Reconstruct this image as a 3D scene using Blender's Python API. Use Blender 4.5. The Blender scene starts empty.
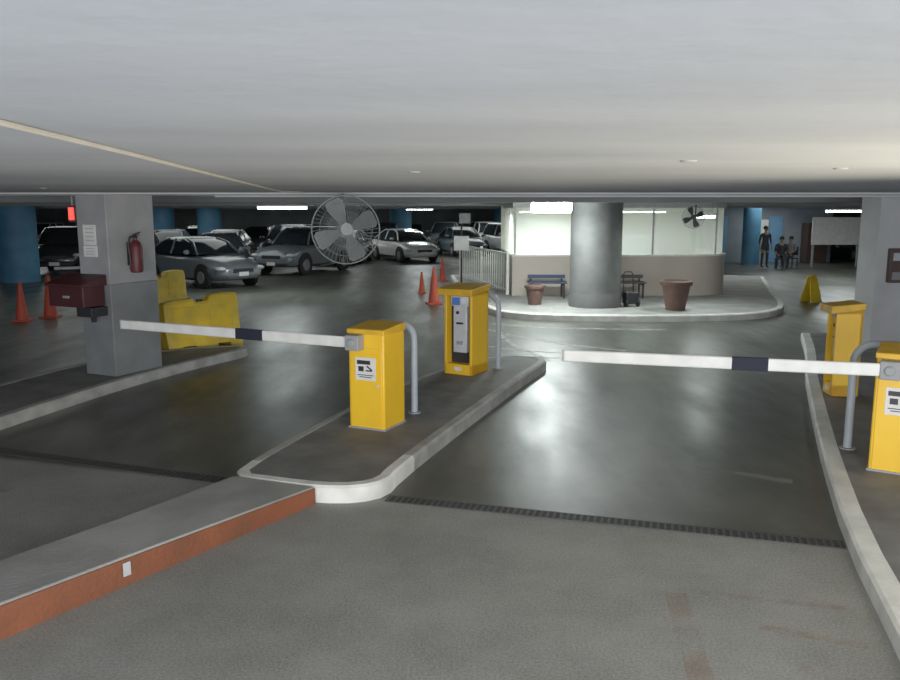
import bpy, math, random
from mathutils import Vector, Matrix
D=bpy.data; S=bpy.context.scene; COL=S.collection
random.seed(4)
R=math.radians

# ------------------------------------------------------------ materials
def mat(name,col,rough=.6,metal=0,col2=None,scale=6,bump=0,bscale=60,emit=None,estr=0,stretch=(1,1,1),lo=.35,hi=.65,detail=5):
    m=D.materials.new(name); m.use_nodes=True; nt=m.node_tree; N=nt.nodes; L=nt.links
    b=N['Principled BSDF']
    b.inputs['Base Color'].default_value=(*col,1); b.inputs['Roughness'].default_value=rough; b.inputs['Metallic'].default_value=metal
    tc=N.new('ShaderNodeTexCoord'); mp=N.new('ShaderNodeMapping'); mp.inputs['Scale'].default_value=stretch
    L.new(tc.outputs['Object'],mp.inputs['Vector'])
    n=N.new('ShaderNodeTexNoise'); n.inputs['Scale'].default_value=scale; n.inputs['Detail'].default_value=detail
    L.new(mp.outputs[0],n.inputs['Vector'])
    if col2 is None: col2=tuple(c*.86 for c in col)
    cr=N.new('ShaderNodeValToRGB'); cr.color_ramp.elements[0].position=lo; cr.color_ramp.elements[1].position=hi
    cr.color_ramp.elements[0].color=(*col,1); cr.color_ramp.elements[1].color=(*col2,1)
    L.new(n.outputs['Fac'],cr.inputs['Fac']); L.new(cr.outputs[0],b.inputs['Base Color'])
    if bump:
        n2=N.new('ShaderNodeTexNoise'); n2.inputs['Scale'].default_value=bscale; n2.inputs['Detail'].default_value=3
        L.new(tc.outputs['Object'],n2.inputs['Vector'])
        bp=N.new('ShaderNodeBump'); bp.inputs['Strength'].default_value=bump; bp.inputs['Distance'].default_value=.02
        L.new(n2.outputs['Fac'],bp.inputs['Height']); L.new(bp.outputs[0],b.inputs['Normal'])
    if emit:
        b.inputs['Emission Color'].default_value=(*emit,1); b.inputs['Emission Strength'].default_value=estr
    return m

YEL=mat('yellow_paint',(.97,.56,.02),.38,col2=(.92,.51,.02),scale=3)
YELD=mat('yellow_paint_worn',(.80,.45,.02),.5,col2=(.62,.34,.02),scale=5)
YPL=mat('yellow_plastic',(.93,.62,.03),.5,col2=(.62,.43,.04),scale=3,detail=8)
WHT=mat('white_paint',(.88,.88,.84),.45)
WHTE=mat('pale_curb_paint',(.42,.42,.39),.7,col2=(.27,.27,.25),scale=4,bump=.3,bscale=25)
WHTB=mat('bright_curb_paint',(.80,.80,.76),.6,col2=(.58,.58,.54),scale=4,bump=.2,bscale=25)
DRK=mat('dark_plastic',(.02,.02,.024),.5)
NAVY=mat('navy_sleeve',(.008,.011,.025),.8)
GRYM=mat('grey_metal',(.42,.46,.50),.4,.3)
SEAM=mat('pale_cable',(.42,.40,.36),.6)
FANM=mat('fan_wire',(.20,.215,.225),.5,.2)
FANB=mat('fan_blade',(.12,.135,.14),.5,.1)
STEEL=mat('brushed_steel',(.68,.70,.72),.4,.1)
PIPE=mat('grey_pipe_paint',(.42,.47,.53),.45)
BLUE=mat('blue_screen',(.06,.15,.45),.3,emit=(.06,.15,.45),estr=.15)
BLUP=mat('blue_column_paint',(.07,.23,.38),.55,col2=(.05,.17,.30),scale=2)
PAVE=mat('grey_pavement',(.18,.18,.172),.7,col2=(.11,.11,.105),scale=3,bump=.3,bscale=40)
PAVE2=mat('light_pavement',(.34,.34,.32),.7,col2=(.23,.23,.22),scale=2,bump=.3,bscale=40)
BROWN=mat('rust_brown_paint',(.22,.058,.02),.65,col2=(.115,.038,.018),scale=2.5,bump=.3,bscale=30,lo=.3,hi=.72,detail=9)
COLM=mat('column_grey',(.32,.33,.34),.6,col2=(.26,.27,.28),scale=3)
COLD=mat('column_dark_grey',(.20,.21,.22),.6,col2=(.16,.17,.175),scale=3)
COLL=mat('column_light_grey',(.46,.47,.48),.6,col2=(.39,.40,.41),scale=2)
CYLM=mat('round_column_concrete',(.125,.13,.125),.7,col2=(.09,.093,.09),scale=3)
CYLB=mat('round_column_base',(.10,.10,.10),.7)
MAR=mat('maroon_paint',(.055,.012,.016),.5)
DBR=mat('dark_brown_metal',(.06,.035,.03),.5)
RED=mat('red_paint',(.10,.012,.014),.5)
ORG=mat('cone_orange',(.52,.065,.03),.6)
TERR=mat('terracotta',(.12,.062,.045),.7,col2=(.085,.045,.035))
SOIL=mat('soil',(.04,.03,.02),.9)
BOOW=mat('booth_beige_wall',(.49,.425,.355),.6,col2=(.42,.365,.31),scale=1.2)
BOOI=mat('booth_cream_wall',(.80,.80,.74),.7)
FRM=mat('window_frame_grey',(.45,.46,.44),.5)
BLK=mat('rubber_black',(.015,.015,.015),.7)
IRON=mat('drain_iron',(.05,.05,.05),.6)
HUB=mat('hubcap_silver',(.4,.4,.42),.3,.6)
CGL=mat('car_glass',(.02,.025,.03),.08)
HLT=mat('headlight_glass',(.6,.63,.65),.12)
TLT=mat('taillight_red',(.4,.02,.02),.2)
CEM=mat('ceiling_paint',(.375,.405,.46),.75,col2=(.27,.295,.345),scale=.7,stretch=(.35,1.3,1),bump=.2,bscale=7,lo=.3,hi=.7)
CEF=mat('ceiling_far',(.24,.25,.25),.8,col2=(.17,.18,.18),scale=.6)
WAL=mat('dark_wall',(.22,.24,.245),.8,col2=(.14,.16,.165),scale=.4)
LOB=mat('lobby_wall',(.26,.30,.34),.6,col2=(.16,.19,.23),scale=.8)
TUBE=mat('fluorescent_tube',(.9,1,1),.3,emit=(.86,1,.98),estr=16)
TUBB=mat('bright_diffuser',(.9,1,1),.3,emit=(.90,1,.99),estr=48)
REDL=mat('red_light',(1,.05,.03),.3,emit=(1,.03,.02),estr=3)
BENCHB=mat('bench_blue',(.025,.05,.12),.6)
BENCHG=mat('bench_dark_grey',(.06,.06,.06),.6)
PANB=mat('panel_blue_grey',(.14,.32,.52),.5)
SKIN=mat('skin',(.28,.16,.11),.6); HAIR=mat('hair_dark',(.015,.012,.01),.7)
CLD=mat('dark_clothing',(.02,.022,.035),.8); CLB=mat('trousers_dark',(.025,.025,.03),.8); CLW=mat('pale_shirt',(.2,.2,.23),.8)
PAPER=mat('paper_white',(.8,.8,.78),.6)

# ------------------------------------------------------------ mesh builder
class MB:
    def __init__(s): s.v=[]; s.f=[]; s.m=[]
    def add(s,vs,fs,mi=0):
        o=len(s.v); s.v+= [tuple(v) for v in vs]
        for f in fs: s.f.append(tuple(i+o for i in f)); s.m.append(mi)
        return s
    def box(s,cx,cy,cz,sx,sy,sz,mi=0,rz=0,ry=0,rx=0):
        M=Matrix.Rotation(rz,3,'Z')@Matrix.Rotation(ry,3,'Y')@Matrix.Rotation(rx,3,'X'); c=Vector((cx,cy,cz))
        vs=[c+M@Vector((x*sx/2,y*sy/2,z*sz/2)) for z in(-1,1) for y in(-1,1) for x in(-1,1)]
        return s.add(vs,[(0,2,3,1),(4,5,7,6),(0,1,5,4),(2,6,7,3),(0,4,6,2),(1,3,7,5)],mi)
    def loft(s,rings,mi=0,caps=True,closed=False):
        n=len(rings[0]); vs=[p for r in rings for p in r]; fs=[]
        k=len(rings)
        for i in range(k if closed else k-1):
            a=i*n; b=((i+1)%k)*n
            for j in range(n):
                j2=(j+1)%n; fs.append((a+j,a+j2,b+j2,b+j))
        if caps and not closed:
            fs.append(tuple(range(n-1,-1,-1))); fs.append(tuple(range((k-1)*n,k*n)))
        return s.add(vs,fs,mi)
    def cyl(s,p0,p1,r0,r1=None,seg=20,mi=0,caps=True):
        if r1 is None:r1=r0
        p0=Vector(p0);p1=Vector(p1); d=(p1-p0).normalized()
        u=d.orthogonal().normalized(); w=d.cross(u)
        rg=lambda p,r:[p+u*math.cos(2*math.pi*i/seg)*r+w*math.sin(2*math.pi*i/seg)*r for i in range(seg)]
        return s.loft([rg(p0,r0),rg(p1,r1)],mi,caps)
    def rev(s,prof,c=(0,0,0),seg=28,mi=0,caps=True):
        c=Vector(c)
        return s.loft([[c+Vector((r*math.cos(2*math.pi*i/seg),r*math.sin(2*math.pi*i/seg),z)) for i in range(seg)] for r,z in prof],mi,caps)
    def tube(s,path,r,seg=8,mi=0,closed=False):
        P=[Vector(p) for p in path]; n=len(P); rings=[]; u=None
        for i in range(n):
            if closed: t=(P[(i+1)%n]-P[i-1])
            else: t=P[min(i+1,n-1)]-P[max(i-1,0)]
            t.normalize()
            if u is None: u=t.orthogonal().normalized()
            else: u=(u-t*u.dot(t)).normalized()
            w=t.cross(u)
            rings.append([P[i]+u*math.cos(2*math.pi*k/seg)*r+w*math.sin(2*math.pi*k/seg)*r for k in range(seg)])
        return s.loft(rings,mi,True,closed)
    def prism(s,poly,z0,z1,mi=0):
        a=sum(poly[i][0]*poly[(i+1)%len(poly)][1]-poly[(i+1)%len(poly)][0]*poly[i][1] for i in range(len(poly)))
        if a<0: poly=poly[::-1]
        return s.loft([[(x,y,z0) for x,y in poly],[(x,y,z1) for x,y in poly]],mi)
    def ball(s,c,rx,ry,rz,mi=0,seg=14,rings=8):
        c=Vector(c); rr=[]
        for i in range(rings+1):
            a=math.pi*i/rings; q=max(math.sin(a),.02)
            rr.append([c+Vector((rx*q*math.cos(2*math.pi*k/seg),ry*q*math.sin(2*math.pi*k/seg),-rz*math.cos(a))) for k in range(seg)])
        return s.loft(rr,mi)

def root(name,label,cat,loc=(0,0,0),rz=0,group=None):
    e=D.objects.new(name,None); e.empty_display_size=.2; COL.objects.link(e)
    e.location=loc; e.rotation_euler=(0,0,rz); e['label']=label; e['category']=cat
    if group: e['group']=group
    return e
def part(parent,name,mb,mats,bevel=0,smooth=True,label=None,ang=35):
    me=D.meshes.new(name); me.from_pydata(mb.v,[],mb.f); 
    if not isinstance(mats,(list,tuple)): mats=[mats]
    for m in mats: me.materials.append(m)
    for p,mi in zip(me.polygons,mb.m): p.material_index=mi; p.use_smooth=smooth
    me.update()
    if smooth:
        try: me.set_sharp_from_angle(angle=R(ang))
        except Exception: pass
    o=D.objects.new(name,me); COL.objects.link(o)
    if parent: o.parent=parent
    if bevel:
        b=o.modifiers.new('bevel','BEVEL'); b.width=bevel; b.segments=2; b.limit_method='ANGLE'; b.angle_limit=R(40)
    if label: o['label']=label
    return o
def struct(name,mb,mats,bevel=0):
    o=part(None,name,mb,mats,bevel,smooth=False); o['kind']='structure'; return o
def single(name,label,cat,mb,mats,bevel=0,loc=(0,0,0),rz=0,group=None,smooth=True):
    o=part(None,name,mb,mats,bevel,smooth); o.location=loc;o.rotation_euler=(0,0,rz)
    o['label']=label;o['category']=cat
    if group:o['group']=group
    return o
def copy_thing(r,loc,rz=0,label=None):
    n=r.copy(); COL.objects.link(n); n.location=loc; n.rotation_euler=(0,0,rz)
    if label:n['label']=label
    def rec(src,dst):
        for c in list(src.children):
            k=c.copy(); COL.objects.link(k); k.parent=dst; rec(c,k)
    rec(r,n); return n

# ------------------------------------------------------------ shell
XL,XR,Y0,Y1=-34,26,-3.0,60
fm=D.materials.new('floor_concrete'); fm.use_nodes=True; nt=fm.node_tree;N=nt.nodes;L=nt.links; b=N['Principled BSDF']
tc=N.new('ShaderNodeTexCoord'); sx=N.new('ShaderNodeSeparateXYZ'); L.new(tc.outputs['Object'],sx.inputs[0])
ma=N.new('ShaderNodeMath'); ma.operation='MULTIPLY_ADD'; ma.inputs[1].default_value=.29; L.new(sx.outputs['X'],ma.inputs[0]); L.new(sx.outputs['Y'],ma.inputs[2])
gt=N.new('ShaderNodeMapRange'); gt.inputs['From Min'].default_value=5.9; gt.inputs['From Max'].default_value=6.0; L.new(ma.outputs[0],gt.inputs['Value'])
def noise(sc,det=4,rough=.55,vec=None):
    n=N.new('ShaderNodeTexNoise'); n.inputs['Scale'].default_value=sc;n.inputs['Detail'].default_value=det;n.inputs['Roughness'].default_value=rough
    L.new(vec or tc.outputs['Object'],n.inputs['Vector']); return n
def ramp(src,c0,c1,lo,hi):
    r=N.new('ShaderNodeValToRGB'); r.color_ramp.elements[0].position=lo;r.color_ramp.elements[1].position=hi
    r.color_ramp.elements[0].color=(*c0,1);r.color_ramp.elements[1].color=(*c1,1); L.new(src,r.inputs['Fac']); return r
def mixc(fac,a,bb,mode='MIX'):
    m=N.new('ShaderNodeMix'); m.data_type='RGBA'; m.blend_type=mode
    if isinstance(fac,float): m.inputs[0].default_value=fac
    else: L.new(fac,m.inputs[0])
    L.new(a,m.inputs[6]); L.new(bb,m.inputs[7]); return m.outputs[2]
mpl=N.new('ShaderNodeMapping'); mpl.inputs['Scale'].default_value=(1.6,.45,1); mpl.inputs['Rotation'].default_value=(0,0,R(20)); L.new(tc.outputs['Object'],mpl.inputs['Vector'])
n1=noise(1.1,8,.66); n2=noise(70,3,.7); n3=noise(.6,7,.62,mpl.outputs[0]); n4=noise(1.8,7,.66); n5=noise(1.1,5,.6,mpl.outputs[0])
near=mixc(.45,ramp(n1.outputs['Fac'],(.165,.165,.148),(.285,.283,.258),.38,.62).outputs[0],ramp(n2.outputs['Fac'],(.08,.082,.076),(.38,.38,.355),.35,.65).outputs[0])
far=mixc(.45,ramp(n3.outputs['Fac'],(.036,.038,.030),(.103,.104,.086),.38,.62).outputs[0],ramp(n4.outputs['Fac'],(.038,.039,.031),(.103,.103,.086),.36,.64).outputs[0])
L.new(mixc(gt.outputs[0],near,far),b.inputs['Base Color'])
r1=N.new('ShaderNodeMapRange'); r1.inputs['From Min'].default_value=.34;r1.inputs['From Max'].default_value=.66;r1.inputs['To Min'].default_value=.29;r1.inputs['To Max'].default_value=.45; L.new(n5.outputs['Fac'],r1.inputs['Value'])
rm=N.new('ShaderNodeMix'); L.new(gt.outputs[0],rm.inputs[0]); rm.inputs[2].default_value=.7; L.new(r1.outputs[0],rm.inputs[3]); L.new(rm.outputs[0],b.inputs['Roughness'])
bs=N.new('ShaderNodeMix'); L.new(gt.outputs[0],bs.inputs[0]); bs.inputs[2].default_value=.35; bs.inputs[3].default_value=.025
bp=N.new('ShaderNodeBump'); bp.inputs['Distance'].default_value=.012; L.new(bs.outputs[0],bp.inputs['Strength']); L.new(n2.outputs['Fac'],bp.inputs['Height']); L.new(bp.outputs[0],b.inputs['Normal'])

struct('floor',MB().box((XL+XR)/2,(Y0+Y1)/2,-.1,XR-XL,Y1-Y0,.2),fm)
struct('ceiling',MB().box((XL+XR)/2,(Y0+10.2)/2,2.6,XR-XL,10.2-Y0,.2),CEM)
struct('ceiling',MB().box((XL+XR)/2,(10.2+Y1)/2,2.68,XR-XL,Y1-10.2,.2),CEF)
struct('wall_back',MB().box((XL+XR)/2,Y1+.1,1.4,XR-XL,.2,2.8),WAL)
struct('wall_left',MB().box(XL-.1,(Y0+Y1)/2,1.4,.2,Y1-Y0,2.8),WAL)
struct('wall_right',MB().box(XR+.1,(Y0+Y1)/2,1.4,.2,Y1-Y0,2.8),WAL)
struct('wall_lobby',MB().box(14.6,37.3,1.29,6.0,.2,2.58),LOB)
struct('trim_1',MB().box((XL+XR)/2,10.35,2.54,XR-XL,.3,.12),COLM)
for i,y in enumerate((16,24,33,43)):
    struct('trim_%d'%(i+2),MB().box((XL+XR)/2,y,2.52,XR-XL,.35,.13),CEF)

def conduit(path,r,label,m=GRYM):
    single('conduit_pipe',label,'pipe',MB().tube(path,r,6),m,group='ceiling conduits')
Z=2.491
conduit([(-1.2,2.1,Z),(-1.32,3.4,Z),(-1.55,5.6,Z),(-1.8,8,Z),(-1.9,9.2,Z),(-1.75,9.6,Z)],.009,'pale conduit cable running along the grey ceiling',SEAM)
conduit([(-12,9.9,2.486),(0,9.95,2.486),(14,9.9,2.486)],.014,'thin conduit pipe crossing the ceiling by the beam',COLL)
conduit([(-3,10.38,2.464),(3,10.38,2.464),(14,10.38,2.464)],.016,'grey conduit pipe fixed under the ceiling beam',COLL)
conduit([(-12,13.5,2.55),(14,13.4,2.55)],.03,'grey service pipe hung under the dark ceiling')
conduit([(-20,20,2.54),(20,20,2.54)],.04,'grey service pipe hung under the dark ceiling')
for x,y in((-4.1,8.2),(1.15,3.95),(-.22,5.0),(2.2,4.6)):
    single('smoke_detector','small flat round detector fixed to the grey ceiling','detector',MB().rev([(.02,-.009),(.034,-.007),(.04,-.002),(.04,0)]),COLM,loc=(x,y,2.5),group='ceiling detectors')

# ------------------------------------------------------------ kerbs
def inset(poly,w,closed=True):
    n=len(poly); out=[]
    for i in range(n):
        p=Vector(poly[i]);
        a=Vector(poly[i-1]) if (closed or i>0) else None
        c=Vector(poly[(i+1)%n]) if (closed or i<n-1) else None
        t=Vector((0,0))
        if a is not None:t+=(p-a).normalized()
        if c is not None:t+=(c-p).normalized()
        t.normalize(); nn=Vector((-t.y,t.x)); out.append(tuple(p+nn*w))
    return out
def kerb_ring(poly,w,h,closed=True,ymix=None):
    inn=inset(poly,w,closed); oo=inset(poly,.02,closed); mb=MB(); n=len(poly); rings=[]
    for i in range(n):
        rings.append([(*poly[i],0),(*poly[i],h-.02),(*oo[i],h),(*inn[i],h),(*inn[i],0)])
    mb.loft(rings,0,True,closed)
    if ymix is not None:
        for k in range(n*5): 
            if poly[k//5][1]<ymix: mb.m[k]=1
    return mb,inn
def chaikin(p,n=2,closed=True):
    for _ in range(n):
        q=[];m=len(p)
        for i in range(m if closed else m-1):
            a=p[i];c=p[(i+1)%m]
            q+= [(a[0]*.75+c[0]*.25,a[1]*.75+c[1]*.25),(a[0]*.25+c[0]*.75,a[1]*.25+c[1]*.75)]
        if not closed: q=[p[0]]+q+[p[-1]]
        p=q
    return p
isl=[(-1.80,6.28),(-1.40,6.12),(-1.03,6.0),(-.72,6.0),(-.5,6.15),(-.42,6.5),(0,7.70),(.3,8.52),(.6,9.33),(.98,10.35),(1.33,11.2),(1.42,11.5),(1.28,11.78),(.85,11.85),(.35,11.55),(-.1,10.85),(-.73,9.6),(-1.13,8.6),(-1.45,7.6),(-1.70,6.8)]
isl=chaikin(isl,1)
r=root('traffic_island','grey paved traffic island with white painted rounded kerb','traffic island')
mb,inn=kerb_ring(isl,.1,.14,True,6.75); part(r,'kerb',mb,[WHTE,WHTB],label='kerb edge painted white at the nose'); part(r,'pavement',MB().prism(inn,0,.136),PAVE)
lf=[(-5.35,4.8),(-4.95,7),(-4.72,8.15),(-4.25,10.07),(-3.75,11.4),(-3.25,12.4),(-3.22,12.7),(-3.5,12.85),(-4.3,12.6),(-5.3,11.4),(-5.9,9),(-6.3,7),(-6.6,4.8)]
r=root('traffic_island','long grey traffic island with worn pale kerb under the square column','traffic island')
mb,inn=kerb_ring(chaikin(lf,1),.12,.13); part(r,'kerb',mb,WHTE); part(r,'pavement',MB().prism(inn,0,.126),PAVE)
rt=[(1.65,1.6),(2.29,3.77),(2.69,5.15),(3.30,6.82),(3.8,8.1),(4.36,9.51),(4.8,10.6),(5.6,12.4),(6.3,14.2)]
rt=chaikin(rt,1,False)
r=root('sidewalk','grey paved sidewalk with white painted kerb beside the lane','sidewalk')
inn=inset(rt,-.14,False); oo=inset(rt,-.02,False)
mb=MB(); mb.loft([[(*rt[i],0),(*rt[i],.11),(*oo[i],.13),(*inn[i],.13),(*inn[i],0)] for i in range(len(rt))]); part(r,'kerb',mb,WHTB,label='white painted kerb edge')
part(r,'pavement',MB().prism(inn+[(9.5,14.2),(9.5,1.6)],0,.126),PAVE)
bpf=[(.9,17.6),(1.5,16.95),(2.4,16.65),(4,16.55),(5.3,16.6),(6.5,16.9),(7.4,17.7),(8.0,19),(8.6,21),(9.6,24),(10.9,28),(0,28.5),(.1,25),(.6,20)]
r=root('booth_platform','raised concrete platform with pale rounded kerb around the booth','traffic island')
mb,inn=kerb_ring(chaikin(bpf,1),.14,.14); part(r,'kerb',mb,WHTB); part(r,'pavement',MB().prism(inn,0,.138),PAVE2)
r=root('kerb_divider','concrete divider kerb with rust-brown painted side joining the island','kerb')
Rr=[(-4.25,1.2),(-2.40,3.97),(-1.85,4.81),(-1.06,5.99)]; Lr=[(-4.85,1.5),(-2.74,4.45),(-2.25,5.3),(-1.76,6.26)]; hh=[.24,.2,.175,.14]
mb=MB(); mb.loft([[(*Rr[i],0),(*Rr[i],hh[i]),(*Lr[i],hh[i]),(*Lr[i],0)] for i in range(4)]); part(r,'body',mb,PAVE2,bevel=.012)
t=.008; mb=MB(); mb.loft([[(Rr[i][0]+t,Rr[i][1]-t,0),(Rr[i][0]+t,Rr[i][1]-t,hh[i]-.012),(Rr[i][0]-.002,Rr[i][1],hh[i]-.012),(Rr[i][0]-.002,Rr[i][1],0)] for i in range(4)]); part(r,'painted_face',mb,BROWN,label='rust-brown painted kerb face')
p0=Vector((-1.98,4.60,.11)); nn=Vector((.83,-.56,0))
single('kerb_label','small white reflective plate on the brown kerb','label',MB().box(0,0,0,.05,.006,.085),COLL,loc=p0+nn*.016,rz=math.atan2(.83,.56))

def drain(a,bb,w=.13):
    a=Vector(a);bb=Vector(bb);d=bb-a;Ln=d.length;an=math.atan2(d.y,d.x)
    r=root('drain_grate','dark steel trench drain grate set across the lane','drain',(*a,0),an,'trench drains')
    part(r,'channel',MB().box(Ln/2,0,.003,Ln,w,.004),BLK)
    mb=MB(); mb.box(Ln/2,w/2,.004,Ln,.008,.006); mb.box(Ln/2,-w/2,.004,Ln,.008,.006)
    k=int(Ln/.05)
    for i in range(k): mb.box((i+.5)*Ln/k,0,.007,.018,w,.006)
    part(r,'grating',mb,IRON,smooth=False)
drain((-.50,6.10),(2.70,5.195)); drain((-4.76,7.56),(-1.86,6.51))

def wornpaint(name,col,th,amax=.7,wid=.3):
    m=D.materials.new(name);m.use_nodes=True
    nt=m.node_tree;N=nt.nodes;L=nt.links;b=N['Principled BSDF'];b.inputs['Base Color'].default_value=(*col,1);b.inputs['Roughness'].default_value=.6
    n=N.new('ShaderNodeTexNoise');n.inputs['Scale'].default_value=5;n.inputs['Detail'].default_value=8
    tc=N.new('ShaderNodeTexCoord');L.new(tc.outputs['Object'],n.inputs['Vector'])
    cr=N.new('ShaderNodeMapRange');cr.inputs['From Min'].default_value=th;cr.inputs['From Max'].default_value=th+wid; cr.inputs['To Max'].default_value=amax
    L.new(n.outputs['Fac'],cr.inputs['Value']);L.new(cr.outputs[0],b.inputs['Alpha']); return m
PNT=wornpaint('worn_white_line',(.60,.60,.56),.25,.8)
PNF=wornpaint('faint_white_line',(.40,.40,.37),.38,.4)
PNO=wornpaint('worn_orange_paint',(.34,.19,.11),.38,.33,.3)
def stripe(pts,w,m,label):
    a=inset(pts,w/2,False);c=inset(pts,-w/2,False);mb=MB()
    n=len(pts); mb.add([(*p,.003) for p in a]+[(*p,.003) for p in c],[(i,i+1,n+i+1,n+i) for i in range(n-1)])
    single('floor_marking',label,'floor marking',mb,m,smooth=False,group='worn floor lines')
WL='worn white line painted on the dark concrete'
stripe([(.85,15.4),(1.1,13.6),(1.55,12.1)],.09,PNT,WL)
stripe([(.3,16.4),(1.0,14.9),(2.1,13.6),(2.9,13.0)],.09,PNT,WL)
stripe([(.5,13.6),(1.2,13.0),(2.4,12.7)],.09,PNT,WL)
stripe([(.8,16.3),(1.9,15.7),(4.2,15.4)],.1,PNT,WL)
stripe([(1.0,12.5),(1.9,12.35)],.09,PNT,WL)
OL='faded orange paint streak on the rough concrete'
stripe([(1.35,4.5),(1.24,3.7),(1.12,2.7)],.13,PNO,OL)
stripe([(1.75,3.7),(2.05,3.5)],.07,PNO,OL)
stripe([(1.7,4.1),(2.2,3.9)],.07,PNO,OL)
stripe([(1.5,4.5),(2.3,4.3)],.06,PNO,OL)
stripe([(2.2,6.9),(2.9,6.5)],.12,PNF,WL)
stripe([(-4.2,6.4),(-3.6,6.3)],.12,PNF,WL)

# ------------------------------------------------------------ barrier gates
def gate(loc,rz,arot,armlen,j0,j1,label):
    r=root('barrier_gate',label,'parking barrier',loc,rz,'parking barrier gates')
    w,d,h=.40,.42,1.0
    part(r,'cabinet',MB().box(0,0,h/2-.02,w,d,h-.04),YEL,.015)
    mb=MB(); mb.add([(-w/2-.01,-d/2-.012,h-.05),(w/2+.01,-d/2-.012,h-.05),(w/2+.01,d/2+.01,h-.05),(-w/2-.01,d/2+.01,h-.05),(-w/2-.01,-d/2-.012,h),(w/2+.01,-d/2-.012,h),(w/2+.01,d/2+.01,h+.035),(-w/2-.01,d/2+.01,h+.035)],
      [(3,2,1,0),(4,5,6,7),(0,1,5,4),(1,2,6,5),(2,3,7,6),(3,0,4,7)])
    part(r,'lid',mb,YELD,.01)
    dd=part(r,'door',MB().box(0,-d/2-.004,.42,w-.05,.01,.80),YEL,.004)
    part(dd,'lock',MB().cyl((.13,-d/2-.008,.45),(.13,-d/2-.02,.45),.014,seg=12),STEEL)
    mb=MB().box(0,-d/2-.011,.61,.225,.004,.225,0)
    mb.box(-.02,-d/2-.014,.675,.15,.003,.04,1); mb.box(-.05,-d/2-.014,.61,.06,.003,.05,1); mb.box(.045,-d/2-.014,.62,.07,.003,.016,1,ry=.6)
    mb.box(.04,-d/2-.014,.595,.07,.003,.014,1)
    mb.box(0,-d/2-.014,.55,.18,.003,.008,1); mb.box(0,-d/2-.014,.53,.14,.003,.008,1)
    part(r,'label_sticker',mb,[PAPER,DRK],label='white sticker with black pictogram and small print')
    za=.875
    mb=MB().box(-.09,-d/2-.065,za,.15,.12,.15); mb.cyl((-.09,-d/2-.11,za),(-.09,-d/2-.145,za),.04,seg=16)
    part(r,'arm_clamp',mb,[COLM],.01,label='grey arm clamp bracket')
    a=part(r,'arm',MB().box(-armlen/2,0,0,armlen,.035,.105),WHT,.012,label='white barrier arm')
    a.location=(-.09,-d/2-.075,za); a.rotation_euler=(0,0,arot)
    part(a,'arm_joint',MB().box(-(j0+j1)/2,0,0,abs(j1-j0),.042,.112),NAVY,.006,label='dark sleeve on the arm')
    part(a,'end_cap',MB().box(-armlen-.004,0,0,.02,.038,.108),COLL,.004)
    part(r,'base_plate',MB().box(0,0,.01,w+.02,d+.02,.02),COLM,.003)
    return r
gate((-.73,7.86,.137),R(-25),0,3.05,1.08,1.43,'yellow barrier gate with white folding arm on the island')
gate((3.77,6.50,.127),R(-33),R(18),2.62,.92,1.21,'yellow barrier gate with long white arm on the sidewalk')

def ticket(loc,rz,label,w=.42,d=.46,h=1.12):
    r=root('ticket_machine',label,'ticket machine',loc,rz,'ticket machines')
    f=-d/2
    mb=MB(); mb.box(-w/2+.02,0,h/2,.04,d,h); mb.box(w/2-.02,0,h/2,.04,d,h); mb.box(0,d/2-.02,h/2,w,.04,h); mb.box(0,0,.07,w,d,.14); mb.box(0,0,h-.04,w,d,.08)
    part(r,'cabinet',mb,YEL,.008)
    g=.07
    part(r,'hood',MB().add([(-w/2-g,f-.07,h-.07),(w/2+.03,f-.07,h-.07),(w/2+.02,-f+.01,h-.02),(-w/2-g,-f+.01,h-.02),(-w/2-g,f-.07,h+.02),(w/2+.03,f-.07,h+.02),(w/2+.02,-f+.01,h+.06),(-w/2-g,-f+.01,h+.06)],[(3,2,1,0),(4,5,6,7),(0,1,5,4),(1,2,6,5),(2,3,7,6),(3,0,4,7)]),YELD,.01)
    part(r,'recess',MB().box(0,f+.15,.60,w-.08,.04,.92),DRK)
    k=w/.42
    p=part(r,'panel',MB().box(-.0*k,f+.09,.60,.20*k,.08,.62),STEEL,.01,label='pale steel front unit')
    q=part(p,'display_housing',MB().box(0,f+.08,.97,.26*k,.08,.13),STEEL,.006)
    part(q,'screen',MB().box(-.05*k,f+.035,.97,.12*k,.012,.10),BLUE,.003,label='blue display')
    part(q,'display_text',MB().box(.065*k,f+.036,.975,.07*k,.008,.06),PAPER)
    part(p,'button',MB().cyl((-.03*k,f+.055,.82),(-.03*k,f+.035,.82),.022,seg=14),DRK)
    part(p,'ticket_slot',MB().box(-.0*k,f+.045,.68,.10*k,.012,.025),DRK)
    part(p,'speaker',MB().box(-.0*k,f+.045,.42,.09*k,.012,.05),COLM)
    part(r,'base_label',MB().box(0,f-.003,.08,.10,.006,.05),PAPER)
    return r
ticket((.22,10.58,.138),R(-30),'yellow ticket machine with steel panel and blue screen on the island')
ticket((4.62,9.27,.131),R(-97),'yellow ticket machine standing sideways on the sidewalk',.30,.30,1.04)

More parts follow.
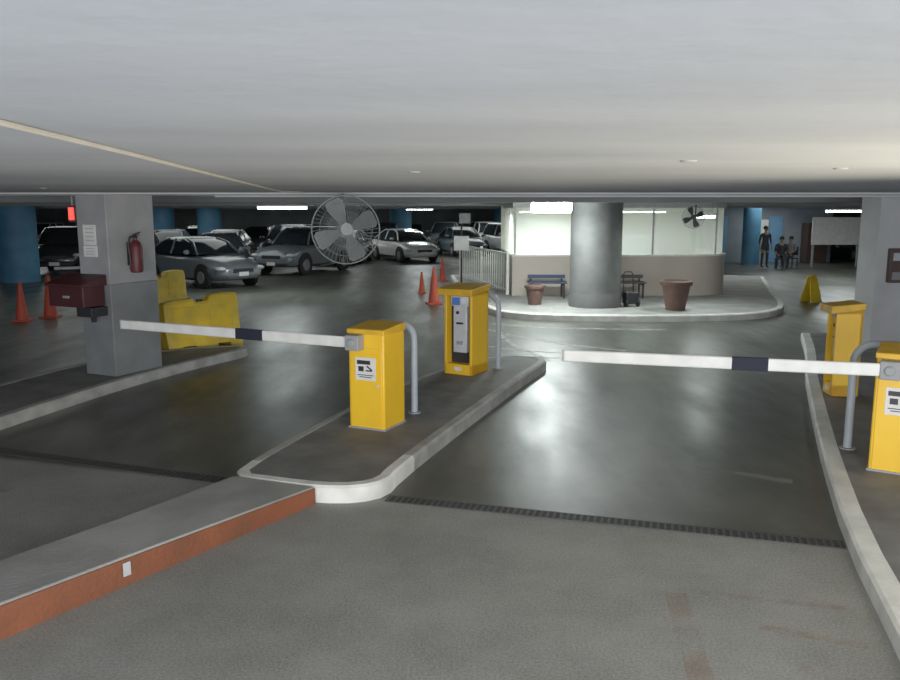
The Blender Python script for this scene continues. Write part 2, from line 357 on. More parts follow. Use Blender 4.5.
def hoop(a,c,z0,h,label):
    a=Vector((*a,z0));c=Vector((*c,z0));path=[a,a+Vector((0,0,h-.16))]
    for i in range(1,9):
        t=i/8*math.pi/2; path.append(a+(c-a).normalized()*(.16*(1-math.cos(t)))+Vector((0,0,h-.16+.16*math.sin(t))))
    for i in range(0,9):
        t=(8-i)/8*math.pi/2; path.append(c+(a-c).normalized()*(.16*(1-math.cos(t)))+Vector((0,0,h-.16+.16*math.sin(t))))
    path.append(c)
    r=root('hoop_bollard',label,'bollard',(0,0,0),0,'hoop bollards')
    part(r,'hoop',MB().tube(path,.036,12),PIPE)
    part(r,'foot_plate',MB().cyl(a,a+Vector((0,0,.012)),.07),COLM); part(r,'foot_plate',MB().cyl(c,c+Vector((0,0,.012)),.07),COLM)
hoop((-.38,8.35),(-.86,8.55),.137,.96,'grey steel hoop guard behind the barrier cabinet')
hoop((.66,10.78),(.34,11.08),.141,1.0,'grey steel hoop guard behind the ticket machine')
hoop((3.62,7.05),(4.1,7.02),.131,.96,'grey steel hoop guard beside the barrier cabinet')

# ------------------------------------------------------------ square column left
cr=root('square_column','square grey concrete column with darker painted base','column',(-4.44,10.75,.0),R(-25))
part(cr,'shaft',MB().box(0,0,1.92,.53,.8,1.16),COLM,.01); part(cr,'dado',MB().box(0,0,.735,.54,.81,1.21),COLD,.01,label='dark grey painted lower column')
def oncol(lx,ly,z): 
    M=Matrix.Rotation(R(-25),3,'Z'); v=M@Vector((lx,ly,0)); return (-4.44+v.x,10.75+v.y,z)
mb=MB().box(0,0,0,.22,.008,.26,0)
for i in range(4): mb.box(0,-.005,.08-.05*i,.15,.003,.012,1)
single('paper_notice','white paper notice pinned on the grey column','notice',mb,[PAPER,COLL],loc=oncol(-.04,-.406,1.97),rz=R(-25),group='column notices')
mb=MB().box(0,0,0,.24,.008,.14,0)
for i in range(3): mb.box(0,-.005,.035-.035*i,.16,.003,.01,1)
single('paper_notice','wide white paper notice below another on the column','notice',mb,[PAPER,COLL],loc=oncol(-.04,-.406,1.76),rz=R(-25),group='column notices')
e=root('fire_extinguisher','dull red fire extinguisher hung on the column side','fire extinguisher',oncol(.385,-.06,1.47),R(-25))
part(e,'cylinder',MB().rev([(.01,0),(.075,.01),(.085,.05),(.085,.34),(.06,.40),(.025,.43),(.025,.46)]),RED)
part(e,'valve',MB().box(0,0,.475,.05,.04,.04).box(.03,0,.515,.12,.02,.015,ry=-.3).box(.03,0,.495,.1,.02,.012),DRK)
part(e,'hose',MB().tube([(0,-.02,.48),(0,-.09,.47),(0,-.12,.38),(0,-.10,.2),(0,-.095,.1)],.012),DRK)
part(e,'bracket',MB().box(-.095,0,.25,.02,.1,.3),DRK)
e=root('maroon_cabinet','maroon metal box with sloping lid fixed to the column','cabinet',oncol(-.10,-.60,0),R(-25))
part(e,'body',MB().box(-.02,0,1.20,.62,.34,.26),MAR,.01)
part(e,'lid',MB().add([(-.36,-.2,1.33),(.32,-.2,1.33),(.32,.185,1.33),(-.36,.185,1.33),(-.36,-.2,1.36),(.32,-.2,1.36),(.32,.185,1.47),(-.36,.185,1.47)],[(3,2,1,0),(4,5,6,7),(0,1,5,4),(1,2,6,5),(2,3,7,6),(3,0,4,7)]),MAR,.006)
part(e,'handle',MB().box(0,-.18,1.2,.1,.02,.03),COLM)
part(e,'bracket',MB().box(.18,.05,1.0,.26,.26,.12).box(.2,.05,.91,.05,.05,.1),DRK,.005,label='black support bracket')
e=root('red_signal_light','small red signal lamp hung under the ceiling','signal light',(-5.05,10.8,2.12))
part(e,'housing',MB().box(0,.04,.12,.1,.06,.22),DRK); part(e,'lens',MB().box(0,0,.12,.06,.03,.16),REDL); part(e,'hanger',MB().cyl((0,.04,.22),(0,.04,.46),.012),COLM)

e=root('square_column','pale grey square column standing on the sidewalk','column',(7.25,13.0,.127),0)
part(e,'shaft',MB().box(0,0,1.22,1.0,.6,2.44),COLL,.01)
e=root('intercom_panel','dark brown control box mounted on the pale column','control panel',(7.12,12.64,1.15),0)
part(e,'housing',MB().box(0,0,.28,.42,.1,.54),DBR,.01); part(e,'screen',MB().box(0,-.055,.42,.34,.01,.12),GRYM); part(e,'vent',MB().box(0,-.055,.12,.34,.01,.12),COLD)

# ------------------------------------------------------------ round column & booth
e=root('round_column','thick round grey concrete column in front of the booth','column',(3.33,18.35,.139))
part(e,'shaft',MB().rev([(.58,0),(.58,2.44)],seg=48),CYLM); 
part(e,'base_band',MB().rev([(.59,0),(.59,.3),(.585,.31)],seg=48),CYLB)

bo=root('attendant_booth','rounded beige attendant booth with lit milky windows on the platform','booth',(0,0,0))
path=[(1.6,24.5),(1.6,20.6)]+[(6.15,20.6)]
for i in range(1,13):
    a=-math.pi/2+i/12*math.pi/2; path.append((6.15+1.25*math.cos(a),21.85+1.25*math.sin(a)))
path+=[(7.4,24.5)]
pin=inset(path,.14,False)
def wallstrip(z0,z1,po,pi_):
    mb=MB(); n=len(po); mb.loft([[(*po[i],z0),(*po[i],z1),(*pi_[i],z1),(*pi_[i],z0)] for i in range(n)]); return mb
part(bo,'lower_wall',wallstrip(.14,1.15,path,pin),BOOW)
part(bo,'sill',wallstrip(1.15,1.19,inset(path,-.03,False),inset(path,.16,False)),BOOI)
part(bo,'header',wallstrip(2.38,2.52,path,pin),FRM)
part(bo,'rear_wall',MB().box(4.5,24.5,1.3,5.9,.14,2.32),BOOI)
part(bo,'booth_roof',MB().prism(inset(path,.1,False),2.50,2.54),BOOI)
for q in ((1.67,20.67),(5.2,20.66),(6.9,20.93),(7.33,21.9),(7.33,23.2),(1.67,22.5)):
    part(bo,'window_frame',MB().box(q[0],q[1],1.78,.045,.06,1.20),FRM,.004)
GL=D.materials.new('milky_glass'); GL.use_nodes=True; nt=GL.node_tree; nt.nodes.clear()
Nn=nt.nodes.new;lk=nt.links.new
o_=Nn('ShaderNodeOutputMaterial');m1=Nn('ShaderNodeMixShader');m2=Nn('ShaderNodeMixShader');tr=Nn('ShaderNodeBsdfTransparent');tl=Nn('ShaderNodeBsdfTranslucent');df=Nn('ShaderNodeBsdfDiffuse')
tr.inputs[0].default_value=(.94,.99,.95,1);tl.inputs[0].default_value=(.85,.89,.81,1);df.inputs[0].default_value=(.60,.63,.57,1)
m1.inputs[0].default_value=.5;lk(tl.outputs[0],m1.inputs[1]);lk(df.outputs[0],m1.inputs[2]);m2.inputs[0].default_value=.28;lk(m1.outputs[0],m2.inputs[1]);lk(tr.outputs[0],m2.inputs[2]);lk(m2.outputs[0],o_.inputs[0])
pm=inset(path,.07,False);mb=MB();n=len(pm);mb.add([(*p,1.19) for p in pm]+[(*p,2.38) for p in pm],[(i,i+1,n+i+1,n+i) for i in range(n-1)])
part(bo,'window_pane',mb,GL,smooth=False)
e=root('filing_cabinet','grey metal cabinet standing inside the booth','cabinet',(5.6,23.9,.139))
part(e,'body',MB().box(0,0,.75,1.1,.45,1.5),COLL,.01); part(e,'drawer',MB().box(0,-.235,1.2,.9,.02,.4),GRYM)
a=Vector((1.5,20.9));c=Vector((.35,26.6));d=c-a;Ln=d.length
e=root('picket_fence','white metal picket railing beside the booth platform','fence',(*a,.139),math.atan2(d.y,d.x))
mb=MB();k=24
for i in range(k): mb.box((i+.5)*Ln/k,0,.55,.045,.02,1.0)
part(e,'pickets',mb,WHT,smooth=False); part(e,'rail',MB().box(Ln/2,0,1.06,Ln,.05,.05),WHT); part(e,'rail',MB().box(Ln/2,0,.12,Ln,.04,.04),WHT)
for x in (0,Ln/2,Ln): part(e,'post',MB().box(x,0,.57,.07,.07,1.14),WHT)
def pot(loc,s,label):
    e=root('plant_pot',label,'plant pot',loc,0,'terracotta planters'); e.scale=(s,)*3
    part(e,'pot',MB().rev([(.20,0),(.29,.52),(.33,.52),(.34,.60),(.32,.62),(.28,.62),(.26,.50)],seg=32,caps=False),TERR); part(e,'base',MB().rev([(.02,.01),(.2,.012)],seg=32),TERR); part(e,'soil',MB().rev([(.27,.49),(.27,.52)],seg=32),SOIL)
pot((4.97,17.55,.139),1.05,'large brown terracotta planter standing by the platform kerb')
pot((1.98,18.6,.139),.74,'smaller brown terracotta planter beside the round column')
def bench(loc,rz,m,label,Ln=1.1):
    e=root('bench',label,'bench',loc,rz,'platform benches')
    mb=MB().box(0,0,.37,Ln,.3,.01)
    for y in(-.16,-.05,.06,.17): mb.box(0,y,.39,Ln,.09,.03)
    part(e,'seat',mb,m,.004)
    part(e,'backrest',MB().box(0,.24,.52,Ln,.03,.09),m,.004)
    for x in(-Ln/2+.08,Ln/2-.08):
        part(e,'leg',MB().box(x,-.17,.19,.04,.04,.38).box(x,.27,.27,.04,.04,.54).box(x,.03,.34,.04,.44,.03),DRK)
bench((2.45,20.1,.139),0,BENCHB,'dark blue slatted bench against the booth wall',.95)
bench((4.45,20.1,.139),0,BENCHG,'dark grey slatted bench against the booth wall',.9)
e=root('hand_cart','small black hand cart with wheels beside the round column','cart',(4.12,18.2,.139),R(15))
part(e,'bin',MB().box(0,0,.2,.3,.24,.26),DRK,.02)
for x in(-.15,.15): part(e,'wheel',MB().cyl((x-.02,-.08,.08),(x+.02,-.08,.08),.08),BLK)
part(e,'handle',MB().tube([(-.12,.1,.3),(-.12,.14,.72),(-.08,.15,.78),(.08,.15,.78),(.12,.14,.72),(.12,.1,.3)],.014),DRK)

def cone(loc,h,label):
    e=root('traffic_cone',label,'traffic cone',loc,random.random(),'orange traffic cones')
    part(e,'base',MB().box(0,0,.02,.30*h/.75,.30*h/.75,.04),ORG,.01)
    part(e,'body',MB().rev([(.115*h/.75,.04),(.10*h/.75,h*.25),(.028,h),(.02,h+.005)],seg=20),ORG)
    return e
cone((-.4,19.9,0),.92,'tall orange traffic cone standing on the lane'); cone((-.8,22.7,0),.6,'short orange traffic cone near a taller one')
cone((-.25,26.8,0),.75,'short orange traffic cone by the picket railing')
cone((-9.0,16.7,0),.82,'orange traffic cone on dark floor near the square column'); cone((-8.7,17.3,0),.92,'orange traffic cone on dark floor near the square column')
e=root('sign_post','white sign on a thin post beside the railing','sign',(.35,24.6,.139))
part(e,'pole',MB().cyl((0,0,0),(0,0,1.9),.03),DRK); part(e,'sign_board',MB().box(0,-.04,1.2,.46,.02,.44),PAPER,.005)
part(e,'sign_board',MB().box(.1,-.04,1.95,.34,.02,.3),COLM,label='small grey sign'); 
e=root('wet_floor_sign','yellow folding caution sign standing on the dark floor','caution sign',(9.24,20.4,0),R(20))
for s in(-1,1):
    part(e,'panel',MB().add([(-.18,s*.18,0),(.18,s*.18,0),(.11,s*.02,.66),(-.11,s*.02,.66),(-.18,s*.18+.02*s,0),(.18,s*.18+.02*s,0),(.11,s*.04,.66),(-.11,s*.04,.66)],[(0,1,2,3),(7,6,5,4),(0,4,5,1),(1,5,6,2),(2,6,7,3),(3,7,4,0)]),YPL)
part(e,'handle',MB().box(0,0,.67,.14,.07,.04),YPL)

def jersey(loc,rz,label,Ln=1.3):
    e=root('road_barrier',label,'barrier',loc,rz,'yellow plastic road barriers')
    def ring(x,zt=.9,zb=0,s=1): return [(x,y*s,z) for y,z in((-.25,zb),(-.25,max(.12,zb+.02)),(-.15,.36),(-.11,zt-.04),(-.08,zt),(.08,zt),(.11,zt-.04),(.15,.36),(.25,max(.12,zb+.02)),(.25,zb))]
    h=Ln/2; prof=[(-h,.80,0,.92),(-h+.03,.83,0,1),(-h*.66,.86,0,1),(-h*.66+.01,.86,.13,1),(-h*.30,.87,.13,1),(-h*.30+.01,.87,0,1),(-.16,.88,0,1),(-.10,.81,0,1),(.10,.83,0,1),(.16,.91,0,1),(h*.30-.01,.92,0,1),(h*.30,.92,.13,1),(h*.66-.01,.94,.13,1),(h*.66,.94,0,1),(h-.03,.93,0,1),(h,.88,0,.92)]
    part(e,'body',MB().loft([ring(*q) for q in prof]),YPL,ang=30)
    for x in(-Ln*.25,Ln*.25):
        part(e,'raised_panel',MB().box(x,-.142,.58,.40,.02,.34,rx=-.085),YPL,.008)
    part(e,'filler_cap',MB().cyl((0,0,.81),(0,0,.85),.05),DRK)
jersey((-4.13,13.1,0),R(42),'yellow plastic water-filled barrier behind the kerb end',1.28)
jersey((-6.65,18.3,0),R(60),'yellow plastic barrier standing beyond the square column',1.3)

for x,y,rr in((-14.3,26.6,.62),(-14.6,41,.6),(-12.2,41,.6),(-2.9,47.6,.65),(-26,38,.6),(13.3,35.6,.38),(-20,54.6,.6),(3.4,55,.5)):
    e=root('blue_column','round blue painted column in the parking hall','column',(x,y,0),0,'blue columns')
    part(e,'shaft',MB().rev([(rr,0),(rr,2.58)],seg=32),BLUP)

# ------------------------------------------------------------ fans
def fan(loc,rz,rx,s,label,m=COLL,mb_=FANB):
    e=root('wall_fan',label,'fan',loc,rz,'ceiling fans'); e.scale=(s,)*3; e.rotation_euler=(rx,0,rz)
    mb=MB(); Rr=.39
    def circ(r_,y,k=48): return [(r_*math.cos(2*math.pi*i/k),y,r_*math.sin(2*math.pi*i/k)) for i in range(k)]
    mb.tube(circ(Rr,0),.008,8,closed=True)
    for r_,y in((.3,-.075),(.2,-.095),(.3,.075)): mb.tube(circ(r_,y),.0022,5,closed=True)
    for i in range(48):
        a=2*math.pi*i/48
        P=lambda r_,y,o=0:(r_*math.cos(a+o),y,r_*math.sin(a+o))
        mb.tube([P(.07,-.11),P(.2,-.1,.08),P(.31,-.075,.14),P(.39,0,.18)],.0018,4)
        mb.tube([P(.08,.1),P(.2,.1,.08),P(.31,.075,.14),P(.39,0,.18)],.0018,4)
    part(e,'guard',mb,m)
    part(e,'badge',MB().cyl((0,-.105,0),(0,-.125,0),.07,seg=24),m)
    part(e,'motor',MB().cyl((0,.07,0),(0,.25,0),.09,.07,24),mb_)
    part(e,'hub',MB().cyl((0,-.05,0),(0,.06,0),.05,seg=20),mb_)
    for k in range(4):
        a0=k*math.pi/2+.4; rings=[]
        for r_,w,tw in((.05,.05,.5),(.14,.13,.42),(.24,.20,.32),(.33,.22,.24),(.365,.14,.2)):
            c=Vector((r_*math.cos(a0),0,r_*math.sin(a0))); t=Vector((-math.sin(a0),0,math.cos(a0)))
            dv=(t*math.cos(tw)+Vector((0,1,0))*math.sin(tw)); nv=(t*-math.sin(tw)+Vector((0,1,0))*math.cos(tw))*.003
            rings.append([c-dv*w/2-nv,c+dv*w/2-nv,c+dv*w/2+nv,c-dv*w/2+nv])
        part(e,'blade',MB().loft(rings),mb_)
    part(e,'mount_arm',MB().tube([(0,.2,0),(0,.3,.05),(0,.32,.2),(0,.32,.44)],.025),mb_)
    return e
fan((-1.20,9.3,2.06),R(12),R(-4),1.0,'large caged metal fan hung under the ceiling',FANM)
fan((5.2,17.3,2.16),R(-30),0,.6,'small dark caged fan near the booth windows',DRK,DRK)

# ------------------------------------------------------------ fixtures
def fluo(loc,Ln,energy,rz=0,dia=.03,col=(.92,1,.98),label='white fluorescent fixture hung under the dark ceiling',diff=False):
    e=root('fluorescent_light',label,'light',loc,rz,'fluorescent fixtures')
    part(e,'housing',MB().box(0,0,.06,Ln+.06,.16,.05),WHT,.005)
    if diff: part(e,'diffuser',MB().box(0,0,-.07,Ln,.20,.23),TUBB,.05)
    else:
        for y in(-.04,.04): part(e,'tube',MB().cyl((-Ln/2,y,.015),(Ln/2,y,.015),dia/2,seg=10),TUBE)
    top=2.58-loc[2]
    for x in(-Ln*.35,Ln*.35): part(e,'hanger',MB().cyl((x,0,.08),(x,0,max(top,.1)),.006,seg=6),COLM)
    l=D.lights.new('fluo_lamp','AREA');l.shape='RECTANGLE';l.size=Ln;l.size_y=.15;l.energy=energy;l.color=col
    o=D.objects.new('lamp_glow',l);COL.objects.link(o);o.location=(loc[0],loc[1],loc[2]-(.20 if diff else .03));o.rotation_euler=(0,0,rz)
fluo((-4.55,22,2.38),1.3,50,dia=.08)
fluo((2.15,17.2,2.44),.85,90,label='very bright fluorescent fixture by the round column',diff=True)
fluo((13.2,27,2.30),1.3,60,dia=.08)
fluo((5.55,17.6,2.16),.4,35,rz=R(-30),dia=.06,label='small lamp beside the small fan')
fluo((-1.5,40,2.40),1.3,60,dia=.02); fluo((5,47,2.42),1.3,80,dia=.02)
fluo((5.4,22.6,2.26),1.2,38,label='fluorescent fixture inside the booth'); fluo((2.5,22.0,2.26),1.2,130,label='fluorescent fixture inside the booth')

e=root('white_signboard','large white board on posts lit from above','board',(16.3,34,0))
part(e,'board',MB().box(0,0,1.5,2.1,.05,1.15),PAPER,.01)
for x in(-.95,.95): part(e,'post',MB().box(x,.05,1.0,.07,.07,2.0),COLM)
single('wall_panel','blue-grey panel mounted on the lobby wall','wall panel',MB().box(0,0,0,.7,.06,2.1),PANB,.01,loc=(12.4,37.17,1.05),group='lobby wall panels')
single('wall_panel','blue-grey panel mounted on the lobby wall','wall panel',MB().box(0,0,0,.6,.06,2.1),PANB,.01,loc=(15.0,37.17,1.05),group='lobby wall panels')
single('poster','white paper poster on the lobby wall','poster',MB().box(0,0,0,.5,.02,.7),PAPER,loc=(14.4,37.19,1.6))
single('vending_machine','dark vending cabinet standing against the lobby wall','vending machine',MB().box(0,0,.9,.9,.7,1.8).box(0,-.36,1.1,.6,.02,.9),DBR,.02,loc=(16.6,36.75,0))

# ------------------------------------------------------------ cars
def carpaint(n,c): 
    m=mat(n,c,.28,.2 if sum(c)<1.6 else .1); m.node_tree.nodes['Principled BSDF'].inputs['Coat Weight'].default_value=.5; return m
P_SIL=carpaint('paint_silver',(.17,.19,.21));P_WHT=carpaint('paint_white',(.75,.75,.75));P_DRK=carpaint('paint_dark',(.03,.033,.04));P_BLU=carpaint('paint_blue',(.05,.09,.2));P_GRY=carpaint('paint_grey',(.08,.087,.095))
def car(loc,rz,typ,paint,label):
    e=root('car',label,'car',loc,rz,'parked cars')
    if typ=='sedan':
        st=[(-2.25,.66,.42,.82),(-2.18,.80,.30,.98),(-1.6,.87,.24,1.02),(-.9,.89,.2,.96),(0,.90,.2,.94),(.9,.89,.2,.95),(1.4,.87,.22,.90),(1.95,.82,.24,.78),(2.18,.70,.28,.66),(2.25,.58,.32,.58)]
        cab=[(-1.75,1.05,.82,1.0),(-1.15,.62,.68,1.34),(-.85,.15,.60,1.46)]
    elif typ=='suv':
        st=[(-2.2,.78,.45,1.0),(-2.12,.86,.34,1.1),(-1.5,.91,.3,1.12),(-.8,.92,.28,1.08),(0,.92,.28,1.06),(.9,.92,.28,1.08),(1.5,.90,.3,1.03),(2.0,.86,.32,.94),(2.2,.76,.36,.8),(2.26,.66,.4,.7)]
        cab=[(-2.1,1.05,.84,1.1),(-1.95,.7,.72,1.5),(-1.75,.25,.66,1.68)]
    mb=MB();rings=[]
    for x,w,zb,zt in st:
        h=[(w*.8,zb),(w*.97,zb+.1),(w,(zb+zt)/2),(w*.985,zt-.14),(w*.9,zt-.03),(w*.6,zt+.01),(0,zt+.03)]
        rings.append([(x,-y,z) for y,z in h]+[(x,y,z) for y,z in h[-2::-1]])
    mb.loft(rings); part(e,'body',mb,paint,ang=50)
    def cr_(xr,xf,w,z,k=.12): return [(xr,-w+k,z),(xr+k*.6,-w,z),(xf-k,-w,z),(xf,-w+k*1.4,z),(xf+.06,0,z),(xf,w-k*1.4,z),(xf-k,w,z),(xr+k*.6,w,z),(xr,w-k,z),(xr-.04,0,z)]
    part(e,'window',MB().loft([cr_(*c) for c in cab]),CGL,label='dark car glass',ang=25)
    b0,b1,b2=cab
    part(e,'car_roof',MB().loft([cr_(b2[0]-.03,b2[1]+.03,b2[2]+.02,b2[3]-.015),cr_(b2[0],b2[1],b2[2]-.03,b2[3]+.02),cr_(b2[0]+.2,b2[1]-.2,b2[2]-.2,b2[3]+.045)]),paint,ang=60)
    for s in(-1,1):
        part(e,'pillar',MB().tube([(b0[1]-.04,s*(b0[2]-.06),b0[3]),(b1[1]-.03,s*(b1[2]-.07),b1[3]),(b2[1],s*(b2[2]-.07),b2[3])],.035,6),paint)
        part(e,'pillar',MB().tube([(b0[0]+.06,s*(b0[2]-.04),b0[3]),(b1[0]+.06,s*(b1[2]-.04),b1[3]),(b2[0]+.06,s*(b2[2]-.04),b2[3])],.05,6),paint)
        part(e,'pillar',MB().tube([(-.35,s*(b0[2]+.005),b0[3]),(-.35,s*(b1[2]+.005),b1[3]),(-.37,s*b2[2],b2[3])],.03,6),paint)
    wr=.33 if typ=='sedan' else .37; xa=1.38; w=st[4][1]
    for x in(-xa,xa):
        for s in(-1,1):
            part(e,'wheel_arch',MB().cyl((x,s*(w-.12),wr+.02),(x,s*(w+.004),wr+.02),wr+.06,seg=24),BLK)
            wh=part(e,'wheel',MB().cyl((x,s*(w-.15),wr),(x,s*(w+.02),wr),wr,seg=28),BLK,.02)
            part(wh,'hubcap',MB().cyl((x,s*(w+.0),wr),(x,s*(w+.028),wr),wr*.62,wr*.55,20),HUB)
    xf=st[-2][0]; zf=st[-2][3]; wf=st[-2][1]
    for s in(-1,1):
        part(e,'headlight',MB().ball((xf-.09,s*(wf-.02),zf-.06),.17,.17,.075),HLT)
        part(e,'taillight',MB().ball((st[1][0]+.02,s*(st[1][1]-.1),st[1][3]-.16),.08,.13,.10),TLT)
        part(e,'side_mirror',MB().ball((b0[1]-.25,s*(b0[2]+.17),b0[3]+.07),.07,.11,.07),paint)
        for xx in(.15,-.95): part(e,'door_handle',MB().box(xx-.1,s*(w+.0),.82 if typ=='sedan' else .92,.16,.03,.025),paint)
    part(e,'grille',MB().box(st[-1][0]-.02,0,zf-.12,.06,wf*1.05,.12),DRK,.01)
    part(e,'bumper',MB().box(st[-1][0]-.05,0,.42,.12,wf*1.7,.14),paint if typ=='sedan' else DRK,.04)
    part(e,'license_plate',MB().box(st[-1][0]+.02,0,.44,.01,.34,.12),PAPER)
    part(e,'license_plate',MB().box(st[0][0]-.01,0,.65,.01,.34,.12),PAPER)
    return e
C1=car((-7.95,25.6,0),R(-40),'sedan',P_SIL,'silver-grey sedan parked near the square column')
C2=car((-8.75,30.7,0),R(-65),'sedan',P_DRK,'dark car parked behind a silver sedan')
C3=car((-5.6,31.0,0),R(-112),'suv',P_SIL,'silver utility vehicle parked facing the lane')
C4=car((-22.8,45,0),R(-80),'suv',P_WHT,'white vehicle parked near the far wall')
C5=car((-2.2,38.5,0),R(-62),'sedan',P_WHT,'white car parked at the hall end')
C6=car((-11.9,30.8,0),R(-70),'sedan',P_GRY,'grey car parked in the second row')
C7=car((-19,41,0),R(-90),'sedan',P_BLU,'blue car parked in the far row')
C8=car((-7.4,37,0),R(-92),'suv',P_DRK,'dark utility vehicle parked in the second row')
for src,x,y,a,l in((C2,-4.85,36.8,-98,'dark car parked behind a silver utility vehicle'),(C8,-14.8,31,-75,'dark utility vehicle behind the square column'),(C6,-12.9,37,-80,'grey car parked in the second row'),
  (C2,-17.6,30.5,-72,'dark car parked by the blue column'),(C5,-10.2,36.8,-85,'white car parked in the second row'),(C1,-20.4,34,-80,'silver car parked by the blue column'),(C8,-23.2,37.5,-80,'dark utility vehicle parked by the wall'),
  (C8,-3.6,43.6,-90,'dark utility vehicle behind a white car'),(C6,-6.0,48.2,-95,'grey car parked in the far row'),(C2,-8.2,44.5,-90,'dark car parked in the far row'),(C6,-10.9,46,-90,'grey car parked in the far row'),(C2,-14.6,46.8,-85,'dark car parked in the far row'),(C8,-17.4,46,-88,'dark utility vehicle parked in the far row'),
  (C3,-.3,49,-95,'silver utility vehicle parked far back'),(C4,2.3,49.5,-80,'white vehicle parked behind the booth railing'),(C5,4.9,50,-85,'white car parked far back'),(C1,.6,43.5,-75,'silver car parked beyond the railing'),(C4,3.3,43.0,-70,'white utility vehicle parked beyond the railing'),
  (C2,-2.6,54,-90,'dark car parked far back'),(C2,18.2,42,-80,'dark car parked beyond the white board'),(C6,19.6,36,-95,'grey car parked near the hall wall'),(C8,17.0,29.5,-100,'dark utility vehicle parked beside the white board')):
    copy_thing(src,(x,y,0),R(a),l)

# ------------------------------------------------------------ people
def person(loc,rz,J,E,matof,label):
    e=root('person',label,'person',loc,rz)
    names=list(J); me=D.meshes.new('body'); me.from_pydata([J[n][0] for n in names],[(names.index(a),names.index(b_)) for a,b_ in E],[])
    o=D.objects.new('tmp_body',me); COL.objects.link(o)
    o.modifiers.new('skin','SKIN'); 
    for i,n_ in enumerate(names):
        sv=me.skin_vertices[0].data[i]; rr=J[n_][1]; sv.radius=rr if isinstance(rr,tuple) else (rr,rr); sv.use_root=(i==0)
    ss=o.modifiers.new('sub','SUBSURF'); ss.levels=1; ss.render_levels=1
    dg=bpy.context.evaluated_depsgraph_get(); m2=D.meshes.new_from_object(o.evaluated_get(dg)); D.objects.remove(o)
    mats=[SKIN]+matof[1]; m2.materials.clear()
    for m in mats: m2.materials.append(m)
    pts=[(Vector(J[n_][0]),n_) for n_ in names]
    for p in m2.polygons:
        c=p.center; nn=min(pts,key=lambda q:(q[0]-c).length)[1]; p.material_index=matof[0](nn); p.use_smooth=True
    b_=D.objects.new('body',m2); COL.objects.link(b_); b_.parent=e
    h=Vector(J['head'][0])
    part(e,'hair',MB().ball((h.x,h.y+.025,h.z+.045),.092,.105,.095),HAIR)
    for s in(-1,1):
        part(e,'eye',MB().ball((h.x+s*.032,h.y-.088,h.z+.0),.012,.008,.008),DRK)
        part(e,'ear',MB().ball((h.x+s*.082,h.y+.005,h.z-.01),.012,.022,.03),SKIN)
    part(e,'nose',MB().ball((h.x,h.y-.098,h.z-.025),.013,.02,.022),SKIN)
    part(e,'mouth',MB().ball((h.x,h.y-.09,h.z-.062),.022,.006,.006),RED)
    return e
def hand(J,E,w,base,d,s):
    base=Vector(base); J['palm'+s]=(tuple(base+Vector(d)*.06),(.03,.018)); E.append((w,'palm'+s))
    for k in range(4):
        off=Vector((0,-.03+.02*k,0)); J['f%d%s'%(k,s)]=(tuple(base+Vector(d)*.11+off),.009); J['g%d%s'%(k,s)]=(tuple(base+Vector(d)*(.155+.01*(k in(1,2)))+off+Vector((0,-.01,0))),.008)
        E+=[('palm'+s,'f%d%s'%(k,s)),('f%d%s'%(k,s),'g%d%s'%(k,s))]
    J['th'+s]=(tuple(base+Vector(d)*.08+Vector((0,-.05,0))),.010); E.append(('palm'+s,'th'+s))
def mo(n):
    if n.startswith(('head','neck','palm','f','g','th','wri','top','chin')): return 0
    if n.startswith(('toe','ank')): return 3
    if n.startswith(('pel','hip','kne')): return 2
    return 1
J={'pel':((0,0,.93),(.15,.11)),'waist':((0,0,1.08),(.14,.10)),'chest':((0,0,1.32),(.17,.11)),'neck':((0,0,1.46),.055),'chin':((0,-.01,1.52),(.055,.065)),'head':((0,0,1.60),(.078,.092)),'top':((0,.01,1.67),(.06,.07))}
E=[('pel','waist'),('waist','chest'),('chest','neck'),('neck','chin'),('chin','head'),('head','top')]
for s,n_ in((-1,'l'),(1,'r')):
    J['hip'+n_]=((s*.10,0,.85),.09);J['knee'+n_]=((s*.11,-.01,.48),.06);J['ank'+n_]=((s*.12,.02,.09),.04);J['toe'+n_]=((s*.13,-.13,.04),.035)
    J['sho'+n_]=((s*.19,0,1.39),.06);J['elb'+n_]=((s*.25,.02,1.12),.043);J['wri'+n_]=((s*.26,-.05,.88),.028)
    E+=[('pel','hip'+n_),('hip'+n_,'knee'+n_),('knee'+n_,'ank'+n_),('ank'+n_,'toe'+n_),('chest','sho'+n_),('sho'+n_,'elb'+n_),('elb'+n_,'wri'+n_)]
    hand(J,E,'wri'+n_,J['wri'+n_][0],(0,-.1,-1),n_)
person((13.0,33.2,0),R(10),J,E,(mo,[CLD,CLB,BLK]),'person standing in dark clothes near the blue column')
J={'pel':((0,0,.50),(.15,.12)),'waist':((0,0,.66),(.13,.10)),'chest':((0,-.03,.90),(.16,.11)),'neck':((0,-.05,1.04),.055),'chin':((0,-.07,1.10),(.055,.065)),'head':((0,-.06,1.18),(.078,.092)),'top':((0,-.05,1.25),(.06,.07))}
E=[('pel','waist'),('waist','chest'),('chest','neck'),('neck','chin'),('chin','head'),('head','top')]
for s,n_ in((-1,'l'),(1,'r')):
    J['hip'+n_]=((s*.10,-.06,.50),.085);J['knee'+n_]=((s*.12,-.44,.52),.062);J['ank'+n_]=((s*.12,-.44,.10),.04);J['toe'+n_]=((s*.13,-.58,.04),.035)
    J['sho'+n_]=((s*.19,-.03,.97),.058);J['elb'+n_]=((s*.24,-.08,.72),.043);J['wri'+n_]=((s*.16,-.30,.62),.028)
    E+=[('pel','hip'+n_),('hip'+n_,'knee'+n_),('knee'+n_,'ank'+n_),('ank'+n_,'toe'+n_),('chest','sho'+n_),('sho'+n_,'elb'+n_),('elb'+n_,'wri'+n_)]
    hand(J,E,'wri'+n_,J['wri'+n_][0],(0,-1,-.1),n_)
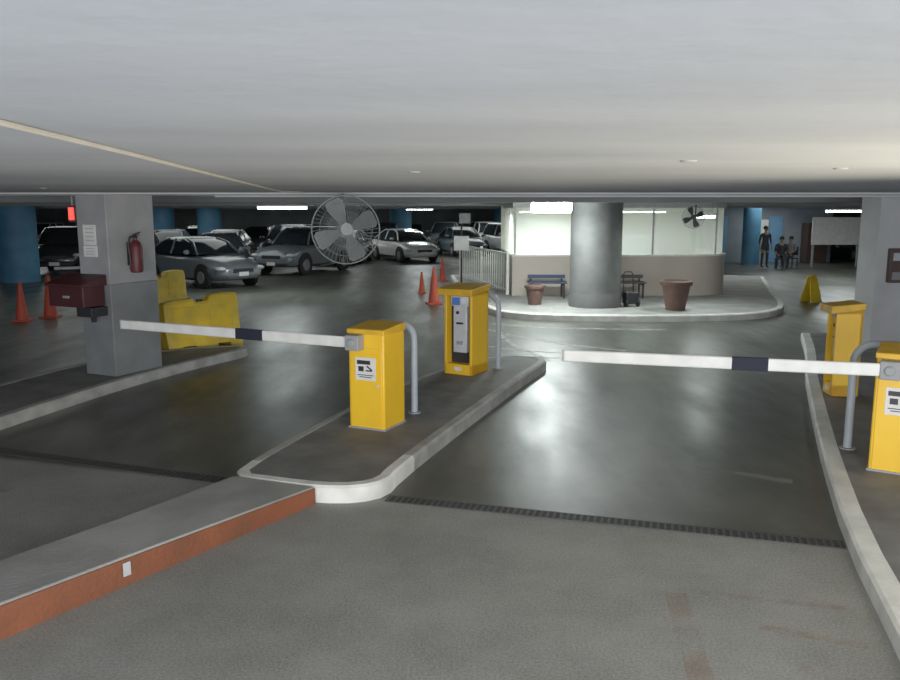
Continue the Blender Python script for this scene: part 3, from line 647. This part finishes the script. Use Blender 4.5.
p1=person((13.6,33,0),R(-25),J,E,(mo,[CLD,CLB,BLK]),'person seated on a chair in dark clothes')
p2=person((14.25,33.6,0),R(-50),J,E,(mo,[CLW,CLB,BLK]),'person in a pale shirt seated near the lobby wall')
e=root('chair','dark chair under a seated person','chair',(13.6,33,0),R(-25),'lobby chairs')
part(e,'seat',MB().box(0,-.05,.39,.46,.44,.04),DRK,.01); part(e,'backrest',MB().box(0,.19,.68,.44,.03,.36),DRK,.01)
for x in(-.2,.2):
    for y in(-.24,.19): part(e,'leg',MB().box(x,y,.19,.035,.035,.38),DRK)
copy_thing(e,(14.25,33.6,0),R(-50))

# ------------------------------------------------------------ lights & camera
def area(loc,target,sx,sy,en,col):
    l=D.lights.new('daylight','AREA');l.shape='RECTANGLE';l.size=sx;l.size_y=sy;l.energy=en;l.color=col
    o=D.objects.new('daylight_opening',l);COL.objects.link(o);o.location=loc
    o.rotation_euler=(Vector(target)-Vector(loc)).to_track_quat('-Z','Y').to_euler(); return o
area((1,-2.6,1.3),(1,6,1.35),9,2.1,620,(.96,.98,1))
def spot(loc,tgt,en,ang,col,size=.3):
    l=D.lights.new('reflected_spot','SPOT');l.energy=en;l.spot_size=R(ang);l.spot_blend=1;l.color=col;l.shadow_soft_size=size
    o=D.objects.new('reflected_sun',l);COL.objects.link(o);o.location=loc;o.rotation_euler=(Vector(tgt)-Vector(loc)).to_track_quat('-Z','Y').to_euler()
spot((4.3,3.0,.4),(2.1,3.5,2.5),1100,110,(1,.86,.58))  # added warm spot, out of view, aimed up to brighten the ceiling's right side
for x,y,en,sz in((-9,20.5,30,4),(-9,28,50,4),(0,28,60,4),(9,27,40,4),(-18,35.5,100,4),(2.5,12.6,38,1.6),(14,30,28,4),(-6,38,65,4),(2,46,80,4),(-16,50,110,4),(-26,30,60,4),(-12,37,40,4),(14,35.3,40,2),(-9,52,70,4)):
    l=D.lights.new('hall_light','AREA');l.size=sz;l.energy=en;l.color=(.93,1,.97);o=D.objects.new('hall_light',l);COL.objects.link(o);o.location=(x,y,2.565)  # added fill lamps without fixtures, hidden behind the beams to lift the deep hall
w=D.worlds.new('world');S.world=w;w.use_nodes=True;w.node_tree.nodes['Background'].inputs[0].default_value=(.85,.9,1,1);w.node_tree.nodes['Background'].inputs[1].default_value=.7
cam=D.cameras.new('camera');cam.sensor_width=36;cam.lens=32;cam.clip_start=.02;co=D.objects.new('camera',cam);COL.objects.link(co)
co.location=(0,0,2.25);co.rotation_euler=(R(90)-math.atan(127/800),0,0);S.camera=co
S.view_settings.view_transform='Standard'; S.view_settings.gamma=1.2
